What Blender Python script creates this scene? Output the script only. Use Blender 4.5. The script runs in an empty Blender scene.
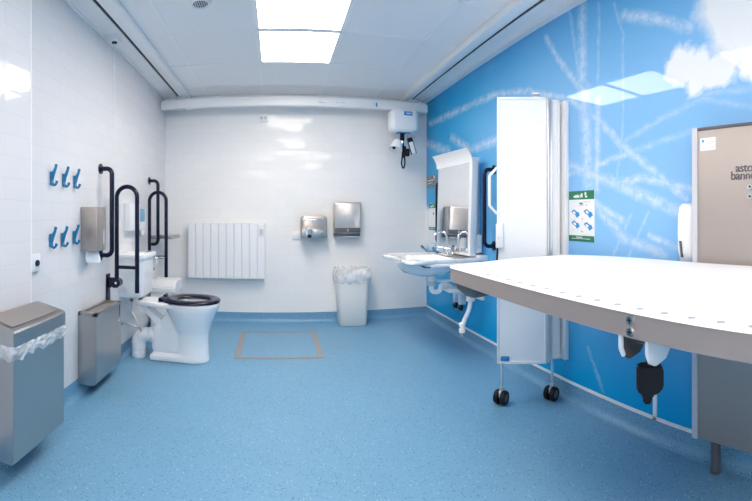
import bpy, bmesh, math, random
from mathutils import Vector, Matrix, noise
random.seed(7)
S = bpy.context.scene
COL = S.collection
PI = math.pi

# ---------------------------------------------------------------- camera, world, exposure
# the photograph is a cylindrical (stitched wide-angle) projection: verticals straight, horizontals bow
F, YAW, CY = 416.4, 0.239, 214.8
cd = bpy.data.cameras.new('camera'); cam = bpy.data.objects.new('camera', cd); COL.objects.link(cam)
cam.location = (0, 0, 1.13); cam.rotation_euler = (PI / 2, 0, -YAW)
cd.type = 'PANO'
try:
    P = cd if hasattr(cd, 'central_cylindrical_range_u_min') else cd.cycles
    P.panorama_type = 'CENTRAL_CYLINDRICAL'
except Exception:
    bpy.ops.preferences.addon_enable(module='cycles'); P = cd.cycles
    P.panorama_type = 'CENTRAL_CYLINDRICAL'
P.central_cylindrical_range_u_min = -376 / F
P.central_cylindrical_range_u_max = 376 / F
P.central_cylindrical_range_v_min = -(501 - CY) / F
P.central_cylindrical_range_v_max = CY / F
P.central_cylindrical_radius = 1.0
cd.clip_start = 0.02
S.camera = cam
S.view_settings.view_transform = 'Standard'; S.view_settings.look = 'None'
S.view_settings.gamma = 1; S.view_settings.use_curve_mapping = False
S.view_settings.exposure = 0.13
LAMP = 17.5            # emission of the ceiling light panels
w = bpy.data.worlds.new('world'); S.world = w; w.use_nodes = True
w.node_tree.nodes['Background'].inputs[0].default_value = (.8, .88, 1, 1)
w.node_tree.nodes['Background'].inputs[1].default_value = 0.3
try:
    S.cycles.use_denoising = True
    S.cycles.max_bounces = 10; S.cycles.diffuse_bounces = 6; S.cycles.glossy_bounces = 5
    S.cycles.caustics_reflective = False; S.cycles.caustics_refractive = False
except Exception: pass

# ---------------------------------------------------------------- materials
def mat(name, color, rough=.5, metal=0., spec=.5, coat=0., bump=0., bscale=60., var=0., vscale=4., alpha=1., trans=0.):
    m = bpy.data.materials.new(name); m.use_nodes = True
    n = m.node_tree.nodes; l = m.node_tree.links; b = n['Principled BSDF']
    b.inputs['Base Color'].default_value = (*color, 1); b.inputs['Roughness'].default_value = rough
    b.inputs['Metallic'].default_value = metal; b.inputs['Specular IOR Level'].default_value = spec
    b.inputs['Coat Weight'].default_value = coat; b.inputs['Coat Roughness'].default_value = .05
    b.inputs['Alpha'].default_value = alpha; b.inputs['Transmission Weight'].default_value = trans
    tc = n.new('ShaderNodeTexCoord')
    nz = n.new('ShaderNodeTexNoise'); nz.inputs['Scale'].default_value = vscale; l.new(tc.outputs['Object'], nz.inputs['Vector'])
    mr = n.new('ShaderNodeMapRange'); mr.inputs[3].default_value = max(0, rough - .04 - var * .3); mr.inputs[4].default_value = rough + .04 + var * .3
    l.new(nz.outputs['Fac'], mr.inputs[0]); l.new(mr.outputs[0], b.inputs['Roughness'])
    if var:
        mx = n.new('ShaderNodeMix'); mx.data_type = 'RGBA'
        mx.inputs[6].default_value = (*[c * (1 - var) for c in color], 1); mx.inputs[7].default_value = (*[min(1, c * (1 + var)) for c in color], 1)
        l.new(nz.outputs['Fac'], mx.inputs[0]); l.new(mx.outputs[2], b.inputs['Base Color'])
    if bump:
        n2 = n.new('ShaderNodeTexNoise'); n2.inputs['Scale'].default_value = bscale; l.new(tc.outputs['Object'], n2.inputs['Vector'])
        bp = n.new('ShaderNodeBump'); bp.inputs['Strength'].default_value = bump; bp.inputs['Distance'].default_value = .002
        l.new(n2.outputs['Fac'], bp.inputs['Height']); l.new(bp.outputs[0], b.inputs['Normal'])
    return m

def tile_mat(name, axis, color=(.86, .855, .855)):
    """glazed white metro tiles 200 x 100 mm, every tile leaning a hair its own way"""
    m = bpy.data.materials.new(name); m.use_nodes = True
    n = m.node_tree.nodes; l = m.node_tree.links; b = n['Principled BSDF']
    tc = n.new('ShaderNodeTexCoord'); sp = n.new('ShaderNodeSeparateXYZ'); cb = n.new('ShaderNodeCombineXYZ')
    l.new(tc.outputs['Object'], sp.inputs[0]); l.new(sp.outputs[axis], cb.inputs[0]); l.new(sp.outputs[2], cb.inputs[1])
    def brick(c1, c2, mortar):
        t = n.new('ShaderNodeTexBrick'); t.inputs['Scale'].default_value = 1
        t.inputs['Brick Width'].default_value = .2; t.inputs['Row Height'].default_value = .1
        t.inputs['Mortar Size'].default_value = .0013; t.inputs['Mortar Smooth'].default_value = .4
        t.inputs['Color1'].default_value = c1; t.inputs['Color2'].default_value = c2; t.inputs['Mortar'].default_value = mortar
        l.new(cb.outputs[0], t.inputs['Vector']); return t
    bc = brick((*color, 1), (*[c * .985 for c in color], 1), (*[c * .90 for c in color], 1))
    l.new(bc.outputs['Color'], b.inputs['Base Color'])
    rb = brick((0, 0, 0, 1), (1, 1, 1, 1), (.5, .5, .5, 1))
    ge = n.new('ShaderNodeNewGeometry')
    wn = n.new('ShaderNodeTexWhiteNoise'); wn.noise_dimensions = '1D'; l.new(rb.outputs['Color'], wn.inputs['W'])
    sub = n.new('ShaderNodeVectorMath'); sub.operation = 'SUBTRACT'; sub.inputs[1].default_value = (.5, .5, .5); l.new(wn.outputs['Color'], sub.inputs[0])
    sc = n.new('ShaderNodeVectorMath'); sc.operation = 'SCALE'; sc.inputs[3].default_value = .045; l.new(sub.outputs[0], sc.inputs[0])
    ad = n.new('ShaderNodeVectorMath'); ad.operation = 'ADD'; l.new(ge.outputs['Normal'], ad.inputs[0]); l.new(sc.outputs[0], ad.inputs[1])
    nm = n.new('ShaderNodeVectorMath'); nm.operation = 'NORMALIZE'; l.new(ad.outputs[0], nm.inputs[0])
    inv = n.new('ShaderNodeMath'); inv.operation = 'SUBTRACT'; inv.inputs[0].default_value = 1; l.new(rb.outputs['Fac'], inv.inputs[1])
    nz = n.new('ShaderNodeTexNoise'); nz.inputs['Scale'].default_value = 14; l.new(tc.outputs['Object'], nz.inputs['Vector'])
    mm = n.new('ShaderNodeMath'); mm.operation = 'MULTIPLY_ADD'; mm.inputs[1].default_value = .12; l.new(nz.outputs['Fac'], mm.inputs[0]); l.new(inv.outputs[0], mm.inputs[2])
    bp = n.new('ShaderNodeBump'); bp.inputs['Strength'].default_value = .35; bp.inputs['Distance'].default_value = .001
    l.new(mm.outputs[0], bp.inputs['Height']); l.new(nm.outputs[0], bp.inputs['Normal']); l.new(bp.outputs[0], b.inputs['Normal'])
    b.inputs['Roughness'].default_value = .06; b.inputs['Specular IOR Level'].default_value = .23
    return m

def vinyl_mat():
    m = bpy.data.materials.new('speckled_blue_vinyl'); m.use_nodes = True
    n = m.node_tree.nodes; l = m.node_tree.links; b = n['Principled BSDF']
    tc = n.new('ShaderNodeTexCoord')
    base = (.155, .345, .52)
    last = None
    nz = n.new('ShaderNodeTexNoise'); nz.inputs['Scale'].default_value = 2.2; nz.inputs['Detail'].default_value = 5; l.new(tc.outputs['Object'], nz.inputs['Vector'])
    mx = n.new('ShaderNodeMix'); mx.data_type = 'RGBA'; l.new(nz.outputs['Fac'], mx.inputs[0])
    mx.inputs[6].default_value = (*[c * .93 for c in base], 1); mx.inputs[7].default_value = (*[c * 1.07 for c in base], 1); last = mx.outputs[2]
    for sc, size, dens, c in ((80, .21, .5, (.015, .09, .24)), (66, .17, .25, (.50, .68, .82)), (150, .22, .5, (.05, .20, .40)), (140, .2, .4, (.30, .55, .74))):
        v = n.new('ShaderNodeTexVoronoi'); v.inputs['Scale'].default_value = sc; l.new(tc.outputs['Object'], v.inputs['Vector'])
        lt = n.new('ShaderNodeMath'); lt.operation = 'LESS_THAN'; lt.inputs[1].default_value = size; l.new(v.outputs['Distance'], lt.inputs[0])
        s = n.new('ShaderNodeSeparateColor'); l.new(v.outputs['Color'], s.inputs[0])
        l2 = n.new('ShaderNodeMath'); l2.operation = 'LESS_THAN'; l2.inputs[1].default_value = dens; l.new(s.outputs[0], l2.inputs[0])
        mu = n.new('ShaderNodeMath'); mu.operation = 'MULTIPLY'; l.new(lt.outputs[0], mu.inputs[0]); l.new(l2.outputs[0], mu.inputs[1])
        k = n.new('ShaderNodeMix'); k.data_type = 'RGBA'; l.new(mu.outputs[0], k.inputs[0]); l.new(last, k.inputs[6]); k.inputs[7].default_value = (*c, 1); last = k.outputs[2]
    l.new(last, b.inputs['Base Color'])
    b.inputs['Roughness'].default_value = .36; b.inputs['Specular IOR Level'].default_value = .4
    n2 = n.new('ShaderNodeTexNoise'); n2.inputs['Scale'].default_value = 90; l.new(tc.outputs['Object'], n2.inputs['Vector'])
    bp = n.new('ShaderNodeBump'); bp.inputs['Strength'].default_value = .15; bp.inputs['Distance'].default_value = .001
    l.new(n2.outputs['Fac'], bp.inputs['Height']); l.new(bp.outputs[0], b.inputs['Normal'])
    return m

TRAILS = [(4.281, 2.132, 3.596, 2.108, 0.02), (3.596, 2.108, 2.873, 2.085, 0.017), (2.873, 2.085, 2.397, 1.997, 0.015), (2.397, 1.997, 1.935, 1.826, 0.013), (1.935, 1.826, 1.674, 1.655, 0.012), (1.674, 1.655, 1.513, 1.501, 0.013), (1.513, 1.501, 1.308, 1.357, 0.013), (1.308, 1.357, 1.107, 1.215, 0.012), (2.188, 2.296, 2.042, 2.095, 0.013), (2.042, 2.095, 1.87, 1.903, 0.012), (1.954, 2.427, 1.898, 2.127, 0.008), (1.898, 2.127, 1.852, 1.899, 0.008), (1.834, 2.346, 1.834, 1.871, 0.022), (1.817, 1.867, 1.782, 1.304, 0.026), (1.69, 2.328, 1.698, 1.893, 0.007), (1.698, 1.784, 1.707, 1.272, 0.014), (1.573, 2.287, 1.506, 2.102, 0.005), (1.506, 2.102, 1.506, 1.597, 0.005), (1.506, 1.597, 1.55, 1.325, 0.005), (1.499, 2.197, 1.321, 2.131, 0.018), (1.321, 2.131, 1.078, 2.017, 0.017), (1.513, 1.517, 1.244, 1.607, 0.009), (1.244, 1.607, 1.006, 1.669, 0.009), (1.006, 1.669, 0.756, 1.601, 0.009), (1.992, 1.372, 1.492, 1.45, 0.01), (1.492, 1.45, 1.023, 1.536, 0.009), (1.992, 1.446, 1.603, 1.312, 0.018), (1.603, 1.312, 1.142, 1.144, 0.017), (1.588, 1.3, 1.353, 1.319, 0.013), (1.353, 1.319, 1.061, 1.247, 0.013), (1.723, 1.198, 1.513, 1.097, 0.012), (1.698, 1.163, 1.492, 1.0, 0.016), (1.492, 1.0, 1.232, 0.936, 0.015), (1.573, 0.915, 1.449, 1.129, 0.006), (1.47, 0.906, 1.327, 1.144, 0.005), (4.439, 1.948, 3.761, 1.76, 0.026), (3.713, 1.89, 3.299, 1.705, 0.023), (3.299, 1.705, 2.826, 1.719, 0.021), (1.782, 0.351, 1.658, 0.138, 0.007), (1.023, 1.69, 0.756, 1.684, 0.009), (1.321, 1.022, 1.078, 0.953, 0.01)]
CLOUDS = [(.80, 2.05, .22), (.60, 1.95, .24), (.95, 2.3, .14), (.86, 2.25, .18), (1.02, 1.80, .10), (1.14, 1.84, .085), (.90, 1.80, .09), (.7, 1.8, .1), (4.30, .95, .26)]
def mural_mat():
    """printed picture of a summer sky crossed by vapour trails, behind a glossy sheet (object coords: y along wall, z up)"""
    m = bpy.data.materials.new('sky_mural'); m.use_nodes = True
    n = m.node_tree.nodes; l = m.node_tree.links; b = n['Principled BSDF']
    def V(op, a, c=None, s=None):
        k = n.new('ShaderNodeVectorMath'); k.operation = op
        for i, q in ((0, a), (1, c)):
            if q is None: continue
            if hasattr(q, 'is_linked'): l.new(q, k.inputs[i])
            else: k.inputs[i].default_value = q
        if s is not None:
            if hasattr(s, 'is_linked'): l.new(s, k.inputs[3])
            else: k.inputs[3].default_value = s
        return k.outputs[1] if op in ('DOT_PRODUCT', 'LENGTH', 'DISTANCE') else k.outputs[0]
    def A(op, a, c=None, clamp=False, d=None):
        k = n.new('ShaderNodeMath'); k.operation = op; k.use_clamp = clamp
        for i, q in ((0, a), (1, c), (2, d)):
            if q is None: continue
            if hasattr(q, 'is_linked'): l.new(q, k.inputs[i])
            else: k.inputs[i].default_value = q
        return k.outputs[0]
    def N(scale, detail=4, rough=.6, vec=None):
        k = n.new('ShaderNodeTexNoise'); k.inputs['Scale'].default_value = scale; k.inputs['Detail'].default_value = detail; k.inputs['Roughness'].default_value = rough
        l.new(vec, k.inputs['Vector']); return k
    tc = n.new('ShaderNodeTexCoord'); sp = n.new('ShaderNodeSeparateXYZ'); l.new(tc.outputs['Object'], sp.inputs[0])
    cb = n.new('ShaderNodeCombineXYZ'); l.new(sp.outputs[1], cb.inputs[0]); l.new(sp.outputs[2], cb.inputs[1]); p0 = cb.outputs[0]
    wob = V('SUBTRACT', N(14, 6, .75, p0).outputs['Color'], (.5, .5, .5))
    p = V('ADD', p0, V('SCALE', wob, s=.055)); p = V('MULTIPLY', p, (1, 1, 0))
    acc = None
    for y0, z0, y1, z1, wd in TRAILS:
        d = (y1 - y0, z1 - z0, 0); L2 = d[0] ** 2 + d[1] ** 2
        pa = V('SUBTRACT', p, (y0, z0, 0))
        h = A('MULTIPLY', V('DOT_PRODUCT', pa, d), 1 / L2, clamp=True)
        dist = V('LENGTH', V('SUBTRACT', pa, V('SCALE', d, s=h)))
        f = A('MULTIPLY_ADD', dist, -.40 / wd, clamp=True, d=1.0)
        f = A('MULTIPLY', f, .8 if wd > .009 else .42)
        acc = f if acc is None else A('MAXIMUM', acc, f)
    br = N(16, 6, .75, p0).outputs['Fac']
    k = n.new('ShaderNodeMapRange'); k.inputs[1].default_value = .36; k.inputs[2].default_value = .70; l.new(br, k.inputs[0]); k.inputs[3].default_value = .12
    acc = A('MULTIPLY', acc, k.outputs[0])
    wob2 = V('SUBTRACT', N(3.2, 7, .62, p0).outputs['Color'], (.5, .5, .5))
    q = V('MULTIPLY', V('ADD', p0, V('SCALE', wob2, s=.34)), (1, 1, 0))
    for y, z, r in CLOUDS:
        f = A('MULTIPLY_ADD', V('DISTANCE', q, (y, z, 0)), -2.2 / r, clamp=True, d=2.7)
        acc = A('MAXIMUM', acc, f)
    # sky: deeper blue far along the wall and low down, pale towards the near end; shade low down and under the track is painted in too
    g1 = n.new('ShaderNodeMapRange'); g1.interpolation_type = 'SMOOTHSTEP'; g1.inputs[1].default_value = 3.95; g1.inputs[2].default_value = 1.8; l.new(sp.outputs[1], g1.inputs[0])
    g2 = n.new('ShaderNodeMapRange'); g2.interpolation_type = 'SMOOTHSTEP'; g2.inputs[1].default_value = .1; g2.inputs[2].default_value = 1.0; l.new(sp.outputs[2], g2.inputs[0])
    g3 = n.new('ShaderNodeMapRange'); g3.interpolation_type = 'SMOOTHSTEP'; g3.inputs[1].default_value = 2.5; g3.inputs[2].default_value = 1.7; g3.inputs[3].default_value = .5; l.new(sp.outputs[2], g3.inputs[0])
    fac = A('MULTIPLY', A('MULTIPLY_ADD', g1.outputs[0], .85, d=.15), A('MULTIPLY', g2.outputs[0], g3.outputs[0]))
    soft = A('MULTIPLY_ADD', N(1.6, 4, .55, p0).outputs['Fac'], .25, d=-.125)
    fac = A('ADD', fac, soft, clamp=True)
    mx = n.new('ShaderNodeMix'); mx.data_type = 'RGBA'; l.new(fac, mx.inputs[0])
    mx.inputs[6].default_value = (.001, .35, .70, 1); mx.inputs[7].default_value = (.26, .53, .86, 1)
    m2 = n.new('ShaderNodeMix'); m2.data_type = 'RGBA'; l.new(acc, m2.inputs[0]); l.new(mx.outputs[2], m2.inputs[6]); m2.inputs[7].default_value = (.85, .88, .91, 1)
    l.new(m2.outputs[2], b.inputs['Base Color'])
    b.inputs['Roughness'].default_value = .03; b.inputs['Specular IOR Level'].default_value = .22
    return m

def emit_mat(name, color, strength):
    m = bpy.data.materials.new(name); m.use_nodes = True; n = m.node_tree.nodes; l = m.node_tree.links
    n.clear(); e = n.new('ShaderNodeEmission'); o = n.new('ShaderNodeOutputMaterial')
    e.inputs[0].default_value = (*color, 1); e.inputs[1].default_value = strength; l.new(e.outputs[0], o.inputs[0]); return m

def film_mat():
    m = bpy.data.materials.new('thin_clear_film'); m.use_nodes = True; n = m.node_tree.nodes; l = m.node_tree.links
    b = n['Principled BSDF']; b.inputs['Base Color'].default_value = (.88, .90, .93, 1); b.inputs['Roughness'].default_value = .18
    tc = n.new('ShaderNodeTexCoord'); nz = n.new('ShaderNodeTexNoise'); nz.inputs['Scale'].default_value = 12; nz.inputs['Detail'].default_value = 5
    l.new(tc.outputs['Object'], nz.inputs['Vector'])
    mr = n.new('ShaderNodeMapRange'); mr.inputs[1].default_value = .35; mr.inputs[2].default_value = .65; mr.inputs[3].default_value = .32; mr.inputs[4].default_value = .72
    l.new(nz.outputs['Fac'], mr.inputs[0]); l.new(mr.outputs[0], b.inputs['Alpha'])
    bp = n.new('ShaderNodeBump'); bp.inputs['Strength'].default_value = .8; bp.inputs['Distance'].default_value = .01; l.new(nz.outputs['Fac'], bp.inputs['Height']); l.new(bp.outputs[0], b.inputs['Normal'])
    return m

M = dict(
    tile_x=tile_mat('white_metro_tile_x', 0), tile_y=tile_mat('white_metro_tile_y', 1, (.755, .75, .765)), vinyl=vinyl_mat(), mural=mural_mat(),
    ceil=mat('ceiling_tile', (.93, .90, .90), .92, bump=.15, bscale=200), tbar=mat('ceiling_bar', (.95, .94, .94), .4),
    alu=mat('white_powder_coat', (.90, .89, .89), .35), alum=mat('brushed_aluminium', (.68, .70, .74), .32, metal=.75), dark=mat('slot_dark', (.02, .03, .04), .6),
    steel=mat('brushed_steel', (.50, .48, .47), .30, metal=1, var=.05, vscale=3, bump=.12, bscale=300),
    steel_light=mat('pale_satin_steel', (.66, .61, .58), .3, metal=.8, var=.04, bump=.1, bscale=300), steel_panel=mat('matt_steel_sheet', (.42, .375, .355), .5, metal=.55, var=.03, bump=.08, bscale=300),
    steel_warm=mat('warm_satin_steel', (.46, .41, .385), .36, metal=.85, var=.04, bump=.1, bscale=300),
    rail_steel=mat('satin_steel_rail', (.45, .375, .345), .45, metal=.55, var=.03),
    chrome=mat('chrome', (.8, .81, .83), .07, metal=1), mirror=mat('mirror_silver', (.93, .94, .95), .0, metal=1),
    ceramic=mat('white_ceramic', (.86, .87, .89), .10, coat=.5), plastic=mat('white_plastic', (.84, .85, .87), .32),
    cream=mat('off_white_plastic', (.80, .80, .78), .35), navy=mat('dark_blue_coated_steel', (.004, .006, .028), .2, spec=.3, coat=.15),
    black=mat('black_plastic', (.008, .008, .011), .5, spec=.25), blue=mat('blue_plastic', (.004, .17, .36), .22, coat=.3), blue_label=mat('blue_print', (.01, .24, .58), .4),
    pale_blue=mat('pale_blue_plastic', (.22, .42, .60), .3), white_panel=mat('white_sheet', (.90, .905, .93), .30), cover=mat('white_stretch_cover', (.86, .86, .88), .55, bump=.15, bscale=180),
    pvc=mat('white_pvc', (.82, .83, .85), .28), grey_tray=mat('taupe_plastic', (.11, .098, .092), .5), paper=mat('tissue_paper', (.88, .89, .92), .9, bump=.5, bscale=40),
    green=mat('green_print', (.015, .20, .10), .4), poster=mat('poster_paper', (.86, .87, .88), .4), ink=mat('dark_grey_ink', (.10, .10, .12), .5), faint=mat('faint_grey_ink', (.62, .63, .66), .5),
    print_blue=mat('bright_blue_ink', (.02, .28, .62), .4), hose=mat('braided_hose', (.42, .42, .44), .35, metal=.8, bump=.6, bscale=400), tread=mat('grey_rubber', (.10, .10, .12), .5),
    metal_strip=mat('worn_steel_strip', (.38, .35, .34), .5, metal=.5, var=.15, vscale=40), copper=mat('copper', (.62, .28, .14), .3, metal=1), sign=mat('dark_photo_print', (.16, .19, .21), .3, var=.5, vscale=40),
    lens=emit_mat('lit_diffuser', (1.0, .895, .79), LAMP), film=film_mat(), fog=mat('grey_plastic', (.55, .57, .62), .4), marks=mat('pale_grey_eyelet', (.30, .33, .40), .4),
    pink=mat('skin_tone_ink', (.62, .42, .34), .5),
)

# ---------------------------------------------------------------- mesh helpers
class MB:
    def __init__(s): s.bm = bmesh.new()
    def add(s, tb, mtx=None):
        if mtx is not None: bmesh.ops.transform(tb, matrix=mtx, verts=tb.verts)
        me = bpy.data.meshes.new('tmp'); tb.to_mesh(me); tb.free(); s.bm.from_mesh(me); bpy.data.meshes.remove(me); return s
    def box(s, lo, hi, bev=0., seg=2, mtx=None):
        t = bmesh.new(); bmesh.ops.create_cube(t, size=1)
        for v in t.verts: v.co = Vector([(lo[i] + hi[i]) / 2 + v.co[i] * (hi[i] - lo[i]) for i in range(3)])
        if bev: bmesh.ops.bevel(t, geom=list(t.edges), offset=bev, segments=seg, affect='EDGES', profile=.5)
        return s.add(t, mtx)
    def cyl(s, p0, p1, r0, r1=None, seg=24):
        r1 = r0 if r1 is None else r1; p0 = Vector(p0); p1 = Vector(p1); d = p1 - p0
        t = bmesh.new(); bmesh.ops.create_cone(t, cap_ends=True, segments=seg, radius1=r0, radius2=r1, depth=d.length)
        return s.add(t, Matrix.Translation((p0 + p1) / 2) @ d.to_track_quat('Z', 'Y').to_matrix().to_4x4())
    def tube(s, pts, r, seg=12, cap=True):
        pts = [Vector(p) for p in pts]; t = bmesh.new(); rings = []; up = None
        rr = r if isinstance(r, (list, tuple)) else [r] * len(pts)
        for i, p in enumerate(pts):
            d = (pts[min(i + 1, len(pts) - 1)] - pts[max(i - 1, 0)]).normalized()
            if up is None: up = d.orthogonal().normalized()
            up = (up - d * up.dot(d)).normalized(); sd = d.cross(up)
            rings.append([t.verts.new(p + (up * math.cos(a) + sd * math.sin(a)) * rr[i]) for a in [2 * PI * k / seg for k in range(seg)]])
        for a, b in zip(rings, rings[1:]):
            for k in range(seg): t.faces.new((a[k], a[(k + 1) % seg], b[(k + 1) % seg], b[k]))
        if cap: t.faces.new(rings[0][::-1]); t.faces.new(rings[-1])
        bmesh.ops.recalc_face_normals(t, faces=t.faces); return s.add(t)
    def loft(s, rings, cap0=True, cap1=True, mtx=None, closed=False):
        t = bmesh.new(); R = [[t.verts.new(Vector(p)) for p in ring] for ring in rings]; n = len(R[0])
        pairs = list(zip(R, R[1:])) + ([(R[-1], R[0])] if closed else [])
        for a, b in pairs:
            for k in range(n): t.faces.new((a[k], a[(k + 1) % n], b[(k + 1) % n], b[k]))
        if not closed:
            if cap0: t.faces.new(R[0][::-1])
            if cap1: t.faces.new(R[-1])
        bmesh.ops.recalc_face_normals(t, faces=t.faces); return s.add(t, mtx)
    def prism(s, poly, d, bev=0., mtx=None):
        """poly: list of 3D points in a plane, extruded by vector d"""
        t = bmesh.new(); d = Vector(d); a = [t.verts.new(Vector(p)) for p in poly]; b = [t.verts.new(Vector(p) + d) for p in poly]; n = len(a)
        t.faces.new(a); t.faces.new(b[::-1])
        for k in range(n): t.faces.new((a[k], b[k], b[(k + 1) % n], a[(k + 1) % n]))
        bmesh.ops.recalc_face_normals(t, faces=t.faces)
        if bev: bmesh.ops.bevel(t, geom=list(t.edges), offset=bev, segments=2, affect='EDGES')
        return s.add(t, mtx)
    def ball(s, c, r, sc=(1, 1, 1)):
        t = bmesh.new(); bmesh.ops.create_uvsphere(t, u_segments=20, v_segments=12, radius=r)
        return s.add(t, Matrix.Translation(c) @ Matrix.Diagonal((*sc, 1)))
    def grid(s, f, nu, nv):
        t = bmesh.new(); V = [[t.verts.new(f(i / nu, j / nv)) for j in range(nv + 1)] for i in range(nu + 1)]
        for i in range(nu):
            for j in range(nv): t.faces.new((V[i][j], V[i + 1][j], V[i + 1][j + 1], V[i][j + 1]))
        return s.add(t)
    def build(s, name, m, parent=None, at=None, rot=0., smooth=True, angle=35):
        me = bpy.data.meshes.new(name); o = bpy.data.objects.new(name, me)
        off = Vector((0, 0, 0))
        if parent is not None: off = Vector(parent.get('_o', (0, 0, 0)))
        elif at is not None: off = Vector(at); o.location = at
        for v in s.bm.verts: v.co -= off
        s.bm.to_mesh(me); s.bm.free()
        me.materials.append(m)
        if smooth:
            me.shade_smooth()
            try: me.set_sharp_from_angle(angle=math.radians(angle))
            except Exception: pass
        COL.objects.link(o)
        if parent is not None: o.parent = parent
        o['_o'] = tuple(off)
        return o

def fillet(pts, r, n=8):
    pts = [Vector(p) for p in pts]; out = [pts[0]]
    for i in range(1, len(pts) - 1):
        a, p, b = pts[i - 1], pts[i], pts[i + 1]; u = (a - p).normalized(); v = (b - p).normalized()
        ang = u.angle(v)
        if ang > 3.08: out.append(p); continue
        t = min(r / math.tan(ang / 2), (a - p).length * .499, (b - p).length * .499)
        s0 = p + u * t; s1 = p + v * t; rr = t * math.tan(ang / 2); c = p + (u + v).normalized() * (rr / math.sin(ang / 2))
        x = (s0 - c); y = (s1 - c); tot = x.angle(y)
        for k in range(n + 1):
            w1 = math.sin(tot * (1 - k / n)) / math.sin(tot); w2 = math.sin(tot * k / n) / math.sin(tot)
            out.append(c + x * w1 + y * w2)
    out.append(pts[-1]); return out
def rrect(x0, x1, y0, y1, r, n=6):
    out = []
    for cx, cy, a0 in ((x1 - r, y1 - r, 0), (x0 + r, y1 - r, PI / 2), (x0 + r, y0 + r, PI), (x1 - r, y0 + r, 1.5 * PI)):
        for k in range(n + 1): a = a0 + PI / 2 * k / n; out.append((cx + r * math.cos(a), cy + r * math.sin(a)))
    return out
def thing(name, label, cat, loc=(0, 0, 0), group=None):
    o = bpy.data.objects.new(name, None); COL.objects.link(o); o.location = loc; o.empty_display_size = .05
    o['_o'] = tuple(loc); o['label'] = label; o['category'] = cat
    if group: o['group'] = group
    return o
def tag(o, label, cat, group=None):
    o['label'] = label; o['category'] = cat
    if group: o['group'] = group
    return o
def struct(o): o['kind'] = 'structure'; return o
def dup(root, loc, rotz=None, label=None):
    r = root.copy(); COL.objects.link(r); r.location = loc
    if rotz is not None: r.rotation_euler = (0, 0, rotz)
    if label: r['label'] = label
    for ch in list(root.children):
        c = ch.copy(); COL.objects.link(c); c.parent = r
        for g in list(ch.children):
            d = g.copy(); COL.objects.link(d); d.parent = c
    return r
def box(name, lo, hi, m, parent=None, bev=0., at=None):
    return MB().box(lo, hi, bev).build(name, m, parent, at=at)

# ---------------------------------------------------------------- the room
XL, XR, YB, YF, H = -1.203, 1.654, 4.388, -2.4, 2.406
XP, YP = -1.146, 1.715                      # shallow boxed-out pier on the near left wall
struct(box('floor', (XL - .1, YF - .1, -.08), (XR + .1, YB + .1, 0), M['vinyl']))
struct(box('wall_back', (XL - .1, YB, 0), (XR + .1, YB + .1, H + .1), M['tile_x']))
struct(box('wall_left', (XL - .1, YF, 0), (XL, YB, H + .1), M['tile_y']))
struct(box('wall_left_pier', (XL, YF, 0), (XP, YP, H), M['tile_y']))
struct(box('trim_5', (XP - .008, YP - .006, .1), (XP + .002, YP + .002, H - .001), M['alu']))
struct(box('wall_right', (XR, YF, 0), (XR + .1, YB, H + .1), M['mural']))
struct(box('wall_rear', (XL - .1, YF - .1, 0), (XR + .1, YF, H + .1), M['tile_x']))
ceil = struct(box('ceiling', (XL, YF, H), (XR, YB, H + .1), M['ceil']))
XG = [-.74 - .0, -.14, .46, 1.06]; YG = [3.48 + .62 * k for k in (1, 0, -1, -2, -3, -4, -5, -6, -7, -8, -9)]
g = MB()
for x in XG: g.box((x - .009, YF, H - .003), (x + .009, YB, H + .001))
for y in YG: g.box((-.92, y - .009, H - .003), (1.33, y + .009, H + .001))
g.build('ceiling_grid', M['tbar'], ceil, smooth=False)
# wall angle where ceiling meets the walls
struct(MB().box((XL, YF, H - .012), (XL + .014, YB, H - .0005)).build('trim_1', M['alu'], smooth=False))
struct(MB().box((XR - .052, YF, H - .02), (XR, YB, H - .0005)).build('trim_2', M['alu'], smooth=False))
# coved vinyl skirting
def cove(name, a, b, nrm):
    """skirting along a->b, nrm points into the room"""
    a = Vector(a); b = Vector(b); nn = Vector(nrm); r = .045
    prof = [(0, .1), (.003, .1)] + [(.003 + r - r * math.cos(t), r - r * math.sin(t)) for t in [PI / 2 * k / 8 for k in range(9)]] + [(.05, .0005), (0, .0005)]
    rings = [[q + nn * u + Vector((0, 0, z)) for u, z in prof] for q in (a, b)]
    return struct(MB().loft(rings).build(name, M['vinyl']))
cove('baseboard_left', (XL, YP, 0), (XL, YB, 0), (1, 0, 0))
cove('baseboard_left_pier', (XP, YF, 0), (XP, YP, 0), (1, 0, 0))
cove('baseboard_back', (XL, YB, 0), (XR, YB, 0), (0, -1, 0))
cove('baseboard_right', (XR, YF, 0), (XR, YB, 0), (-1, 0, 0))
struct(box('trim_3', (XR - .007, YF, .1), (XR, YB, .116), M['alu']))       # white strip under the mural
struct(box('trim_4', (XR - .007, 1.275, .1), (XR, 1.297, .80), M['alu']))  # joint strip between mural sheets

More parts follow.
